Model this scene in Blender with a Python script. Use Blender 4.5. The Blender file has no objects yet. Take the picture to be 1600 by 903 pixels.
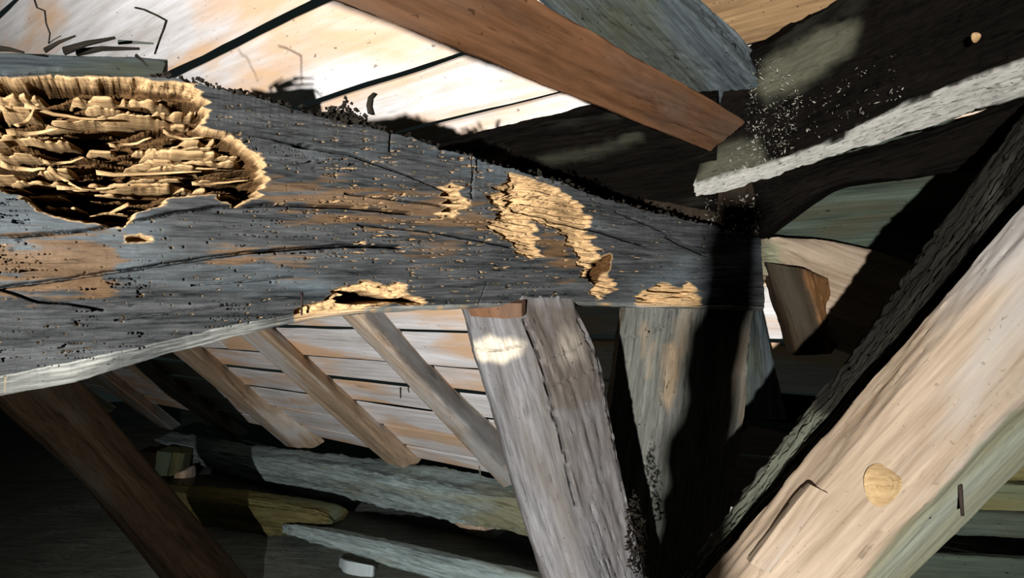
import bpy, math, random
import numpy as np
from mathutils import Matrix, Vector

random.seed(7)
rng = np.random.default_rng(11)
scene = bpy.context.scene
C = scene.collection

# ------------------------------------------------------------------ camera, world, lights
F = 906.0            # focal length in pixels of the 1600 px wide frame
S = 0.7              # metres per layout unit
EYE = np.array([0.0, 0.0, 1.55])
cam_d = bpy.data.cameras.new('camera')
cam_d.sensor_width = 36.0
cam_d.lens = 36.0 * F / 1600.0
cam_d.clip_start = 0.01
cam = bpy.data.objects.new('camera', cam_d)
C.objects.link(cam)
cam.location = EYE
cam.rotation_euler = (math.pi / 2, 0, 0)
scene.camera = cam

world = bpy.data.worlds.new('world')
scene.world = world
world.use_nodes = True
bg = world.node_tree.nodes['Background']
bg.inputs[0].default_value = (0.55, 0.85, 0.80, 1)
bg.inputs[1].default_value = 0.012

LAMP = np.array([-0.43, -1.05, 1.34])      # hand lamp behind and below-left of the viewer
ld = bpy.data.lights.new('hand_lamp', 'SPOT')
ld.energy = 570
ld.color = (1.0, 0.97, 0.93)
ld.spot_size = math.radians(88)
ld.spot_blend = 1.0
ld.shadow_soft_size = 0.013
lo = bpy.data.objects.new('hand_lamp', ld)
C.objects.link(lo)
lo.location = LAMP
AIM = np.array([-0.18, 1.2, 1.56])
lo.rotation_euler = Vector(AIM - LAMP).to_track_quat('-Z', 'Y').to_euler()

scene.view_settings.view_transform = 'Standard'
scene.view_settings.look = 'None'
scene.view_settings.exposure = 0.0
scene.view_settings.gamma = 1.0
scene.view_settings.use_curve_mapping = False

# ------------------------------------------------------------------ layout helpers
def at(px, py, z):
    px = np.asarray(px, float); py = np.asarray(py, float); z = np.asarray(z, float)
    return np.stack([S * z * (px - 800) / F, S * z, -S * z * (py - 451.5) / F], -1) + EYE

def w(v):                                   # right/down/forward -> world axes
    return np.array([v[0], v[2], -v[1]])

D1 = np.array([-1282, 29, 906.0]); D1 /= np.linalg.norm(D1)
D2 = np.array([664, 1019, 906.0]); D2 -= D1 * (D1 @ D2); D2 /= np.linalg.norm(D2)
NR = np.cross(D1, D2)
RC = 1.4
def rz(px, py, off=0.0):                    # distance of the roof slope (moved inwards by off)
    r = np.array([(px - 800) / F, (py - 451.5) / F, 1.0])
    return -(RC - off) / (NR @ r)
def rp(px, py, off=0.0):
    return (px, py, rz(px, py, off))

TAB = rng.random((256, 256))
def vn(x, y, seed=0):
    x = np.asarray(x) + seed * 17.31; y = np.asarray(y) + seed * 9.77
    xi = np.floor(x).astype(int); yi = np.floor(y).astype(int)
    fx = x - xi; fy = y - yi
    fx = fx * fx * (3 - 2 * fx); fy = fy * fy * (3 - 2 * fy)
    a = TAB[xi % 256, yi % 256]; b = TAB[(xi + 1) % 256, yi % 256]
    c = TAB[xi % 256, (yi + 1) % 256]; d = TAB[(xi + 1) % 256, (yi + 1) % 256]
    return (a * (1 - fx) + b * fx) * (1 - fy) + (c * (1 - fx) + d * fx) * fy
def fbm(x, y, seed=0, octv=4, gain=0.5):
    s = 0; a = 1; t = 0
    for i in range(octv):
        s = s + a * vn(x * 2 ** i, y * 2 ** i, seed + i * 3); t += a; a *= gain
    return s / t
def sm(a, b, x):
    t = np.clip((x - a) / (b - a), 0, 1)
    return t * t * (3 - 2 * t)
def seg_dist(x, y, p, q):
    px, py = p; qx, qy = q
    dx, dy = qx - px, qy - py
    t = np.clip(((x - px) * dx + (y - py) * dy) / (dx * dx + dy * dy + 1e-9), 0, 1)
    return np.hypot(x - px - t * dx, y - py - t * dy)
def line_dist(x, y, pts):
    d = np.full(np.shape(x), 1e9)
    for p, q in zip(pts[:-1], pts[1:]):
        d = np.minimum(d, seg_dist(x, y, p, q))
    return d
def poly_in(x, y, pts):                     # signed distance, positive inside
    d = np.full(np.shape(x), 1e9); ins = np.zeros(np.shape(x), bool)
    n = len(pts)
    for i in range(n):
        p = pts[i]; q = pts[(i + 1) % n]
        d = np.minimum(d, seg_dist(x, y, p, q))
        c = ((p[1] > y) != (q[1] > y)) & (x < (q[0] - p[0]) * (y - p[1]) / (q[1] - p[1] + 1e-12) + p[0])
        ins ^= c
    return np.where(ins, d, -d)

def make_mesh(name, verts, quads=None, tris=None, attrs=None, smooth=True):
    me = bpy.data.meshes.new(name)
    verts = np.asarray(verts, np.float32)
    me.vertices.add(len(verts)); me.vertices.foreach_set('co', verts.ravel())
    loops = []; starts = []; tot = 0
    if quads is not None and len(quads):
        q = np.asarray(quads, np.int32); loops.append(q.ravel())
        starts.append(np.arange(len(q)) * 4); tot += len(q) * 4
    if tris is not None and len(tris):
        t = np.asarray(tris, np.int32); loops.append(t.ravel())
        starts.append(np.arange(len(t)) * 3 + tot)
    loops = np.concatenate(loops); starts = np.concatenate(starts)
    me.loops.add(len(loops)); me.loops.foreach_set('vertex_index', loops)
    me.polygons.add(len(starts)); me.polygons.foreach_set('loop_start', starts.astype(np.int32))
    me.polygons.foreach_set('use_smooth', np.full(len(starts), smooth))
    me.update(calc_edges=True); me.validate()
    for k, v in (attrs or {}).items():
        a = me.attributes.new(k, 'FLOAT', 'POINT')
        a.data.foreach_set('value', np.asarray(v, np.float32).ravel())
    return me

def link(name, me, m=None, parent=None, mat=None):
    o = bpy.data.objects.new(name, me)
    C.objects.link(o)
    if m is not None:
        me.materials.clear(); me.materials.append(m)
    if parent is not None:
        o.parent = parent
        o.matrix_parent_inverse = Matrix.Identity(4)
    if mat is not None:
        o.matrix_basis = (parent_world(parent).inverted() @ mat) if parent is not None else mat
    return o
def parent_world(p):
    m = p.matrix_basis.copy()
    while p.parent is not None:
        p = p.parent; m = p.matrix_basis @ m
    return m
def tag(o, label=None, cat=None, group=None, kind=None):
    if label: o['label'] = label
    if cat: o['category'] = cat
    if group: o['group'] = group
    if kind: o['kind'] = kind
    return o

def frame(origin, ax, side):
    ax = np.asarray(ax, float); ax = ax / np.linalg.norm(ax)
    side = np.asarray(side, float); side = side - ax * (ax @ side); side /= np.linalg.norm(side)
    up = np.cross(ax, side)
    m = np.eye(4); m[:3, 0] = ax; m[:3, 1] = side; m[:3, 2] = up; m[:3, 3] = origin
    return m
def to_local(m, P):
    return (P - m[:3, 3]) @ m[:3, :3]

# ------------------------------------------------------------------ materials
def wood(name, dark, light, accent=None, acc=0.4, rot=(0.50, 0.31, 0.13), stain=(0.23, 0.11, 0.04),
         grain=30.0, crack=0.5, speck=0.3, bump=0.35, patch=4.0, rough=0.85, dust=None):
    m = bpy.data.materials.new(name); m.use_nodes = True
    nt = m.node_tree; N = nt.nodes; L = nt.links
    b = N['Principled BSDF']; b.inputs['Roughness'].default_value = rough
    b.inputs['Specular IOR Level'].default_value = 0.02
    tc = N.new('ShaderNodeTexCoord'); oi = N.new('ShaderNodeObjectInfo')
    off = N.new('ShaderNodeVectorMath'); off.operation = 'SCALE'; off.inputs[0].default_value = (31, 17, 23)
    L.new(oi.outputs['Random'], off.inputs['Scale'])
    add = N.new('ShaderNodeVectorMath'); add.operation = 'ADD'
    L.new(tc.outputs['Object'], add.inputs[0]); L.new(off.outputs[0], add.inputs[1])
    def mapped(sc):
        q = N.new('ShaderNodeVectorMath'); q.operation = 'MULTIPLY'; q.inputs[1].default_value = sc
        L.new(add.outputs[0], q.inputs[0]); return q.outputs[0]
    def noise(sc, detail=5, dist=0.0, r=0.55):
        n = N.new('ShaderNodeTexNoise'); n.inputs['Scale'].default_value = 1.0
        n.inputs['Detail'].default_value = detail; n.inputs['Distortion'].default_value = dist
        n.inputs['Roughness'].default_value = r
        L.new(mapped(sc), n.inputs['Vector']); return n.outputs['Fac']
    def ramp(src, p0, p1, c0=(0, 0, 0, 1), c1=(1, 1, 1, 1)):
        r = N.new('ShaderNodeValToRGB'); e = r.color_ramp.elements
        e[0].position = p0; e[0].color = c0; e[1].position = p1; e[1].color = c1
        L.new(src, r.inputs[0]); return r.outputs[0]
    def mix(fac, a, c, mode='MIX'):
        x = N.new('ShaderNodeMix'); x.data_type = 'RGBA'; x.blend_type = mode
        for s, v in ((x.inputs['Factor'], fac), (x.inputs['A'], a), (x.inputs['B'], c)):
            if isinstance(v, (int, float)): s.default_value = v
            elif isinstance(v, tuple): s.default_value = v if len(v) == 4 else (*v, 1)
            else: L.new(v, s)
        return x.outputs['Result']
    def mul(a, v):
        x = N.new('ShaderNodeMath'); x.operation = 'MULTIPLY'; L.new(a, x.inputs[0])
        if isinstance(v, (int, float)): x.inputs[1].default_value = v
        else: L.new(v, x.inputs[1])
        return x.outputs[0]
    g = noise((grain * 0.09, grain * 1.6, grain * 1.6), 6, 0.6)
    g2 = noise((grain * 0.55, grain * 9, grain * 9), 5, 0.3, 0.6)
    gm = N.new('ShaderNodeMix'); gm.inputs['Factor'].default_value = 0.52
    L.new(g, gm.inputs['A']); L.new(g2, gm.inputs['B']); g = gm.outputs['Result']
    col = mix(ramp(g, 0.36, 0.64), (*dark, 1), (*light, 1))
    if accent:
        p = noise((patch * 0.45, patch * 1.7, patch * 1.7), 4, 0.4)
        col = mix(mul(ramp(p, 0.66 - acc * 0.35, 0.80 - acc * 0.30), 0.85), col, (*accent, 1))
    if dust:
        p2 = noise((patch * 1.3 + 3, patch * 3 + 1, patch * 3 + 2), 6, 0.2, 0.65)
        col = mix(mul(ramp(p2, 0.5, 0.68), 0.7), col, (*dust, 1))
    at_r = N.new('ShaderNodeAttribute'); at_r.attribute_name = 'rot'
    at_s = N.new('ShaderNodeAttribute'); at_s.attribute_name = 'stain'
    fib = noise((40, 260, 260), 4, 0.3)
    col = mix(at_s.outputs['Fac'], col, mix(ramp(g, 0.35, 0.65), tuple(x * 0.55 for x in stain), stain))
    rc = mix(ramp(fib, 0.3, 0.7), tuple(x * 0.62 for x in rot), rot)
    at_d = N.new('ShaderNodeAttribute'); at_d.attribute_name = 'dusty'
    col = mix(at_d.outputs['Fac'], col, mix(ramp(g, 0.36, 0.64), (0.07, 0.075, 0.07), (0.27, 0.275, 0.255)))
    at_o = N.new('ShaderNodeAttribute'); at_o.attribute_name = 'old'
    rc = mix(at_o.outputs['Fac'], rc, mix(ramp(fib, 0.3, 0.7), tuple(x * y for x, y in zip(rot, (.07, .05, .04))), tuple(x * y for x, y in zip(rot, (.15, .115, .085)))))  # decay brown, taken near black as shade inside the cavities
    col = mix(at_r.outputs['Fac'], col, rc)
    hgt = mul(g, 1.0)
    ck = noise((grain * 0.035, grain * 1.1, grain * 1.1), 2, 0.8)
    x = N.new('ShaderNodeMath'); x.operation = 'SUBTRACT'; x.inputs[1].default_value = 0.5; L.new(ck, x.inputs[0])
    y = N.new('ShaderNodeMath'); y.operation = 'ABSOLUTE'; L.new(x.outputs[0], y.inputs[0])
    line = ramp(y.outputs[0], 0.0, 0.012, (1, 1, 1, 1), (0, 0, 0, 1))
    gate = ramp(noise((patch * 0.8 + 5, patch * 2.2, patch * 2.2 + 1), 3), 0.56, 0.66)
    line = mul(mul(line, gate), crack)
    col = mix(line, col, tuple(c * 0.12 for c in dark))
    sp = ramp(noise((150, 190, 190), 2), 0.69, 0.73)
    col = mix(mul(sp, speck), col, tuple(c * 0.25 for c in dark))
    sp2 = ramp(noise((45, 75, 75), 3), 0.70, 0.73)
    col = mix(mul(sp2, min(1.0, speck * 1.2)), col, tuple(c * 0.2 for c in dark))
    L.new(col, b.inputs['Base Color'])
    x = N.new('ShaderNodeMath'); x.operation = 'SUBTRACT'; L.new(hgt, x.inputs[0]); L.new(line, x.inputs[1])
    bp = N.new('ShaderNodeBump'); bp.inputs['Strength'].default_value = bump; bp.inputs['Distance'].default_value = 0.006
    L.new(x.outputs[0], bp.inputs['Height']); L.new(bp.outputs[0], b.inputs['Normal'])
    return m

M = {}
M['beam'] = wood('weathered_grey_wood', (0.005, 0.0056, 0.006), (0.050, 0.053, 0.054), (0.085, 0.105, 0.118), 0.32, grain=34, patch=5,
                 rot=(0.40, 0.265, 0.135), stain=(0.105, 0.06, 0.027), speck=0.5)
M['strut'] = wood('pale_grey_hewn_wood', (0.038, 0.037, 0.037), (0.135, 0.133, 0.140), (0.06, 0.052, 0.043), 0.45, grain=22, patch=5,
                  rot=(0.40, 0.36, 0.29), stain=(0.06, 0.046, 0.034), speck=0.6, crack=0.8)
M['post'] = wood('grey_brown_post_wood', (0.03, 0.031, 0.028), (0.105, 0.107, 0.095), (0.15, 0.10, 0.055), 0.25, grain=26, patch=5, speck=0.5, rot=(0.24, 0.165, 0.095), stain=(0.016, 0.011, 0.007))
M['board'] = wood('whitened_sheathing_board', (0.50, 0.47, 0.45), (0.84, 0.84, 0.87), (0.68, 0.43, 0.24), 0.55, grain=8, patch=3.2,
                  speck=0.6, crack=0.4, bump=0.15)
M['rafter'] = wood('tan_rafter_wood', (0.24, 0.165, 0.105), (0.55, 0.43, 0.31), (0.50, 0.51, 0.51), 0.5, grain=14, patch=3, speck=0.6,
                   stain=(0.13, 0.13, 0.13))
M['brown'] = wood('brown_sawn_wood', (0.045, 0.021, 0.010), (0.115, 0.056, 0.028), (0.075, 0.053, 0.040), 0.4, grain=12, patch=3, speck=0.5, crack=0.3)
M['slate'] = wood('blue_grey_plank_wood', (0.014, 0.018, 0.020), (0.066, 0.080, 0.086), (0.04, 0.044, 0.030), 0.4, grain=24, patch=6, speck=0.7, stain=(0.036, 0.036, 0.022))
M['soot'] = wood('sooty_dark_wood', (0.001, 0.0009, 0.0007), (0.0045, 0.0036, 0.003), (0.016, 0.016, 0.012), 0.16, grain=26, patch=8, speck=0.5, bump=0.6,
                 rot=(0.30, 0.295, 0.27), stain=(0.085, 0.085, 0.06))  # near-black; shade on the purlin and upper right timbers is painted in
M['bark'] = wood('dark_bark_wood', (0.003, 0.0027, 0.0024), (0.014, 0.013, 0.0105), (0.04, 0.042, 0.034), 0.25, grain=30, patch=9, speck=0.6, bump=0.8,
                 rot=(0.35, 0.28, 0.18), stain=(0.075, 0.08, 0.06))
M['pale'] = wood('pale_sawn_softwood', (0.115, 0.084, 0.056), (0.235, 0.187, 0.14), (0.215, 0.208, 0.198), 0.45, grain=17, patch=4, speck=0.35, crack=0.5, bump=0.2,
                 rot=(0.55, 0.34, 0.12), stain=(0.11, 0.145, 0.09))
M['knot'] = wood('amber_knot_wood', (0.15, 0.095, 0.042), (0.27, 0.195, 0.105), (0.09, 0.045, 0.018), 0.35, grain=60, patch=25, speck=0.4)
M['dim'] = wood('dull_teal_grey_wood', (0.08, 0.10, 0.10), (0.34, 0.43, 0.43), (0.20, 0.19, 0.11), 0.3, grain=10, patch=2.5, speck=0.4)
M['olive'] = wood('olive_brown_wood', (0.05, 0.045, 0.018), (0.145, 0.13, 0.055), (0.09, 0.12, 0.085), 0.4, grain=10, patch=2.5, speck=0.4)
M['darkbrown'] = wood('dark_brown_wood', (0.009, 0.006, 0.0035), (0.03, 0.020, 0.012), (0.03, 0.027, 0.02), 0.4, grain=16, patch=4, speck=0.4)
M['mossy'] = wood('greenish_old_board', (0.018, 0.024, 0.018), (0.06, 0.076, 0.060), (0.045, 0.038, 0.022), 0.4, grain=14, patch=5, speck=0.7)  # dull dark green boards
M['tanold'] = wood('dirty_tan_board', (0.09, 0.055, 0.028), (0.24, 0.155, 0.08), (0.26, 0.27, 0.28), 0.4, grain=12, patch=5, speck=0.9)
M['fibre'] = wood('tan_rotten_fibre', (0.15, 0.092, 0.042), (0.38, 0.26, 0.135), (0.12, 0.07, 0.03), 0.3, grain=50, patch=14, speck=0.4)
M['crumb'] = wood('black_crumb', (0.004, 0.0035, 0.003), (0.02, 0.017, 0.013), None, grain=60, speck=0.2)
M['flake'] = wood('pale_wood_flake', (0.08, 0.075, 0.06), (0.27, 0.26, 0.22), None, grain=40, speck=0.1)
M['web'] = wood('dusty_cobweb', (0.05, 0.05, 0.045), (0.16, 0.16, 0.15), None, grain=60, speck=0.2)
M['iron'] = wood('rusty_black_iron', (0.006, 0.006, 0.006), (0.03, 0.022, 0.018), None, grain=60, speck=0.3, rough=0.6)
M['floor'] = wood('rubble_fill', (0.04, 0.045, 0.04), (0.18, 0.20, 0.18), (0.10, 0.1, 0.08), 0.4, grain=40, patch=14, speck=0.6, bump=1.0)
M['block'] = wood('pale_lime_block', (0.35, 0.42, 0.44), (0.55, 0.63, 0.65), None, grain=20, speck=0.4)

# ------------------------------------------------------------------ timber builder
def resample(stations, n):
    A = np.array(stations, float)                       # (m, k, 3) px, py, distance
    P = at(A[..., 0], A[..., 1], A[..., 2])
    m = len(A)
    t = np.linspace(0, m - 1, n)
    def cr(X):                                          # Catmull-Rom through the stations
        if m == 2:
            return X[0] + (X[1] - X[0]) * (t.reshape(-1, *([1] * (X.ndim - 1))))
        i = np.clip(np.floor(t).astype(int), 0, m - 2); f = (t - i).reshape(-1, *([1] * (X.ndim - 1)))
        p0 = X[np.maximum(i - 1, 0)]; p1 = X[i]; p2 = X[i + 1]; p3 = X[np.minimum(i + 2, m - 1)]
        return 0.5 * ((2 * p1) + (p2 - p0) * f + (2 * p0 - 5 * p1 + 4 * p2 - p3) * f ** 2 + (3 * p1 - p0 - 3 * p2 + p3) * f ** 3)
    return cr(P), cr(A[..., :2])

def timber(name, stations, thick, m, label=None, cat=None, group=None, parent=None, nl=90, na=14, rough=0.004, wane=1,
           ragged=0.0, rot=(), stain=(), seed=None, bow=0.0, knobs=0.0, kind=None, cracks=()):
    """front faces follow the station points, the back is 'thick' layout units behind them"""
    seed = random.randint(0, 900) if seed is None else seed
    P, Q = resample(stations, nl)                       # (nl,k,3), (nl,k,2)
    k = P.shape[1]
    ax = P[-1].mean(0) - P[0].mean(0); axn = ax / np.linalg.norm(ax)
    side = (P[:, -1] - P[:, 0]).mean(0)
    nrm = np.cross(axn, side); nrm /= np.linalg.norm(nrm)
    ctr = P.mean((0, 1))
    if nrm @ (ctr - EYE) < 0: nrm = -nrm                # away from the viewer
    back = nrm * thick * S
    ring = []; rq = []
    pts = [(P[:, i], Q[:, i]) for i in range(k)] + [(P[:, -1] + back, Q[:, -1] * 0 - 9999), (P[:, 0] + back, Q[:, 0] * 0 - 9999)]
    nn = len(pts)
    for i in range(nn):
        a, qa = pts[i]; b_, qb = pts[(i + 1) % nn]
        cnt = na if i < k - 1 else max(5, na // 2)
        for j in range(cnt):
            f = j / cnt
            ring.append(a + (b_ - a) * f)
            rq.append(qa + (qb - qa) * f if i < k - 1 else np.full_like(qa, -9999.0))
    R = np.stack(ring, 1); RQ = np.stack(rq, 1)         # (nl, nr, 3)
    nr = R.shape[1]
    for _ in range(wane):                               # round the arrises
        R = 0.5 * R + 0.25 * (np.roll(R, 1, 1) + np.roll(R, -1, 1))
    cen = R.mean(1, keepdims=True)
    out = R - cen; out /= np.linalg.norm(out, axis=2, keepdims=True) + 1e-9
    al = ((R - ctr) @ axn)
    arc = np.linspace(0, 1, nr, endpoint=False)[None, :]
    cx, cy = np.cos(arc * 2 * np.pi) * 2.2, np.sin(arc * 2 * np.pi) * 2.2
    lo_ = fbm(al * 5 + cx, cy + seed * 0.37 + al * 0, seed, 3) - 0.5
    hi_ = fbm(al * 30 + cx * 6, cy * 6 + seed * 0.11 + al * 0, seed + 5, 4) - 0.5
    d = rough * (1.6 * lo_ + 1.2 * hi_)
    if ragged:
        d = d - ragged * sm(0.6, 0.75, fbm(al * 40 + cx * 8, cy * 8 + al * 0, seed + 9, 3))
    if knobs:
        d = d + knobs * (sm(0.5, 0.75, fbm(al * 55 + cx * 9, cy * 9 + al * 0, seed + 2, 4)) - 0.3)
    for c_, wd, dp in cracks:
        dd = line_dist(RQ[..., 0] + 3 * (vn(RQ[..., 0] / 9, RQ[..., 1] / 9, 4) - .5), RQ[..., 1], c_)
        d = d - dp * np.exp(-(dd / wd) ** 2)
    R = R + out * d[..., None]
    if bow:
        R = R + nrm * (bow * (1 - (np.linspace(-1, 1, nl)[:, None, None]) ** 2))
    at_r = np.zeros((nl, nr)); at_s = np.zeros((nl, nr))
    X, Y = RQ[..., 0], RQ[..., 1]
    wx = X + 14 * (fbm(X / 22, Y / 22, 3) - 0.5); wy = Y + 14 * (fbm(X / 22, Y / 22, 8) - 0.5)
    for p_, soft, amt in rot: at_r = np.maximum(at_r, amt * sm(-soft, soft, poly_in(wx, wy, p_)))
    for p_, soft, amt in stain: at_s = np.maximum(at_s, amt * sm(-soft, soft, poly_in(wx, wy, p_)))
    fr = frame(ctr, axn, side)
    V = to_local(fr, R.reshape(-1, 3))
    i = np.arange(nl - 1)[:, None]; j = np.arange(nr)[None, :]
    quads = np.stack([i * nr + j, i * nr + (j + 1) % nr, (i + 1) * nr + (j + 1) % nr, (i + 1) * nr + j], -1).reshape(-1, 4)
    c0 = to_local(fr, R[0].mean(0)[None]) ; c1 = to_local(fr, R[-1].mean(0)[None])
    V = np.concatenate([V, c0, c1]); a0 = nl * nr; a1 = a0 + 1
    jj = np.arange(nr)
    tris = np.concatenate([np.stack([np.full(nr, a0), (jj + 1) % nr, jj], 1),
                           np.stack([np.full(nr, a1), (nl - 1) * nr + jj, (nl - 1) * nr + (jj + 1) % nr], 1)])
    # consistent outward winding
    v0, v1, v2 = V[quads[nr // 4 + nr * (nl // 2)][:3]]
    fn = np.cross(v1 - v0, v2 - v0)
    mid = V[:nl * nr].reshape(nl, nr, 3)[nl // 2].mean(0)
    if fn @ (v0 - mid) < 0:
        quads = quads[:, ::-1]; tris = tris[:, ::-1]
    attrs = {'rot': np.append(at_r.ravel(), [0, 0]), 'stain': np.append(at_s.ravel(), [0, 0])}
    me = make_mesh(name, V, quads, tris, attrs)
    try: me.set_sharp_from_angle(angle=math.radians(50))
    except Exception: pass
    o = link(name, me, m, parent, Matrix(fr.tolist()))
    return tag(o, label, cat, group, kind)

# ------------------------------------------------------------------ the roof slope: every board its own piece
ceiling = bpy.data.objects.new('ceiling', None); C.objects.link(ceiling)
ceiling.location = at(700, 300, 2.2)
tag(ceiling, 'sloping roof underside of wide whitened boards with dark gaps', kind='structure')
JV = [-1.5, -1.0, -0.62, -0.26, 0.21, 0.49, 0.68, 0.97, 1.24, 1.53, 1.82, 2.16, 2.43, 2.73, 3.07, 3.40, 3.60]
W1, W2, WN = w(D1), w(D2), w(NR)
def roof_board(u0, u1, v0, v1, lift=0.0, seed=0, tilt=0.0, m='board'):
    nu, nv = 60, 5
    L_ = (u1 - u0) * S; Wd = (v1 - v0) * S; th = 0.011
    u = np.linspace(-L_ / 2, L_ / 2, nu)[:, None] + np.zeros((1, nv)); v = np.linspace(-Wd / 2, Wd / 2, nv)[None, :] + np.zeros((nu, 1))
    e = (fbm(u * 3 + seed * 5.1, v * 0 + seed, seed, 3) - .5) * 0.014
    e2 = (fbm(u * 3 + seed * 2.3, v * 0 + seed, seed + 3, 3) - .5) * 0.014
    vv = v + np.where(v > Wd / 2 - 1e-6, e, 0) + np.where(v < -Wd / 2 + 1e-6, e2, 0)
    z = (fbm(u * 2 + seed, v * 3, seed + 1, 3) - .5) * 0.006 + tilt * v / Wd
    top = np.stack([u, vv, z], -1).reshape(-1, 3); bot = np.stack([u, vv, z - th], -1).reshape(-1, 3)
    V = np.concatenate([top, bot]); n = nu * nv
    i = np.arange(nu - 1)[:, None]; j = np.arange(nv - 1)[None, :]
    q = np.stack([i * nv + j, (i + 1) * nv + j, (i + 1) * nv + j + 1, i * nv + j + 1], -1).reshape(-1, 4)
    ii = np.arange(nu - 1); jj = np.arange(nv - 1)
    s1 = np.stack([ii * nv, ii * nv + n, (ii + 1) * nv + n, (ii + 1) * nv], 1)
    s2 = np.stack([ii * nv + nv - 1, (ii + 1) * nv + nv - 1, (ii + 1) * nv + nv - 1 + n, ii * nv + nv - 1 + n], 1)
    k = (nu - 1) * nv
    s3 = np.stack([jj, jj + 1, jj + 1 + n, jj + n], 1); s4 = np.stack([k + jj, k + jj + n, k + jj + 1 + n, k + jj + 1], 1)
    me = make_mesh('board', V, np.concatenate([q, q[:, ::-1] + n, s1, s2, s3, s4]))
    try: me.set_sharp_from_angle(angle=math.radians(40))
    except Exception: pass
    ctr = EYE + S * (WN * (-RC) + W1 * (u0 + u1) / 2 + W2 * (v0 + v1) / 2) + WN * lift
    fr = np.eye(4); fr[:3, 0] = W1; fr[:3, 1] = W2; fr[:3, 2] = np.cross(W1, W2); fr[:3, 3] = ctr
    if fr[:3, 2] @ WN < 0:
        fr[:3, 1] *= -1; fr[:3, 2] *= -1
    return link('board', me, M[m], ceiling, Matrix(fr.tolist()))
GAPS = {0.21: 0.034, 0.49: 0.028, 2.43: 0.075, 2.16: 0.07, 1.82: 0.05, 2.73: 0.06, 3.07: 0.065, 3.40: 0.05, 0.68: 0.014, 1.24: 0.012, 1.53: 0.02}
for r_ in range(len(JV) - 1):
    a, b_ = JV[r_], JV[r_ + 1]
    ga = GAPS.get(a, 0.012) / 2; gb = GAPS.get(b_, 0.012) / 2
    split = 4.6 + 0.9 * ((r_ * 7) % 3 - 1)
    lf = [0.0, 0.004, -0.004][r_ % 3]
    right = 0.40 if 0.9 < a < 1.5 else 0.60 if 0.1 < a < 0.55 else 0.92 if a > 2.0 else -0.45
    if right > 0: roof_board(-0.45, right - 0.006, a + ga, b_ - gb, lf, r_ + 61, tilt=0.006, m='soot' if a > 2.0 else 'mossy' if a > 0.9 else 'tanold')  # right-end pieces of these rows take darker colours
    roof_board(right, split - 0.004, a + ga, b_ - gb, lf, r_ + 1, tilt=0.006)
    roof_board(split + 0.004, 11.0, a + ga, b_ - gb, lf, r_ + 41, tilt=0.006)
for r_, (a, b_) in enumerate([(4.25, 4.62), (4.66, 5.0), (5.03, 5.4), (5.44, 5.8), (5.83, 6.2)]):
    roof_board(1.5, 9.0, a, b_, 0, 80 + r_)

# ------------------------------------------------------------------ main rotten beam
TOP = [(-170, 98), (0, 118), (130, 117), (260, 121), (340, 140), (430, 160), (520, 186), (600, 205), (700, 235), (800, 266), (870, 284), (950, 313), (1030, 334), (1110, 350), (1195, 372)]
BOT = [(-170, 632), (0, 590), (120, 566), (250, 537), (350, 512), (430, 497), (480, 489), (560, 482), (660, 478), (800, 474), (900, 472), (1000, 473), (1100, 477), (1195, 481)]
LOW = [(-170, 668), (0, 619), (120, 597), (250, 556), (350, 530), (430, 511), (480, 501), (560, 490), (660, 484), (800, 479), (900, 477), (1000, 478), (1100, 482), (1195, 486)]
def beam_z(x): return 1.0 / (1.5 - 0.75 * np.asarray(x, float) / 1100.0)
def smooth_interp(x, pts):
    p = np.array(pts, float)
    y = np.interp(x, p[:, 0], p[:, 1])
    ker = np.hanning(61); ker /= ker.sum()
    yp = np.concatenate([y[0] - (y[1] - y[0]) * np.arange(30, 0, -1), y, y[-1] + (y[-1] - y[-2]) * np.arange(1, 31)])
    return np.convolve(yp, ker, 'valid')
nu = 1000
ux = np.linspace(-170, 1192, nu)
ty = smooth_interp(ux, TOP); by = smooth_interp(ux, BOT); ly = smooth_interp(ux, LOW)
ty = ty + 7 * (fbm(ux / 22, ux * 0, 5, 4) - .5) * sm(200, 320, ux) + 5 * (fbm(ux / 6, ux * 0, 6, 2) - .5)
by = by + 3 * (fbm(ux / 25, ux * 0, 15, 3) - .5); ly = ly + 5 * (fbm(ux / 50, ux * 0, 25, 3) - .5)
nv = 330
vf = np.linspace(0, 1, nv)
X = ux[:, None] + 0 * vf[None]; Y = ty[:, None] * (1 - vf) + by[:, None] * vf
Z = beam_z(X) - 0.022 * (1 - (2 * vf[None] - 1) ** 2)
pa = at(0, 400, beam_z(0)); pb = at(1100, 400, beam_z(1100)); bdir = pb - pa; bdir[2] = 0; bdir /= np.linalg.norm(bdir)
bin_ = np.cross(np.array([0, 0, 1.0]), bdir); bin_ *= np.sign(bin_[1])          # horizontal, into the beam
# damage ------------------------------------------------------------
wX = X + 34 * (fbm(X / 50, Y / 6, 21, 3, .4) - .5)
wY = Y + 12 * (fbm(X / 26, Y / 14, 31, 4) - .5)
ROT1 = [(-175, 112), (0, 124), (60, 120), (130, 119), (220, 122), (300, 134), (322, 160), (318, 192), (350, 208), (385, 236), (414, 250), (412, 285), (398, 312), (362, 320), (330, 305), (270, 312), (225, 330), (190, 356), (125, 346), (60, 330), (20, 305), (-20, 290), (-175, 300)]
ROT2 = [(782, 284), (800, 270), (848, 282), (892, 308), (918, 345), (934, 388), (952, 425), (962, 452), (932, 470), (922, 452), (906, 405), (886, 372), (850, 352), (832, 345), (838, 372), (850, 402), (826, 408), (800, 376), (762, 358), (778, 330), (760, 310)]
PIT = [(690, 296), (706, 290), (724, 300), (722, 334), (706, 340), (690, 332)]
EYEH = [(954, 400), (951, 420), (938, 440), (926, 438), (932, 416), (944, 404)]
ROT3 = [(470, 480), (500, 468), (530, 448), (562, 438), (590, 446), (612, 440), (640, 456), (662, 466), (652, 480), (610, 476), (560, 486), (480, 500), (466, 496)]
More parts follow.
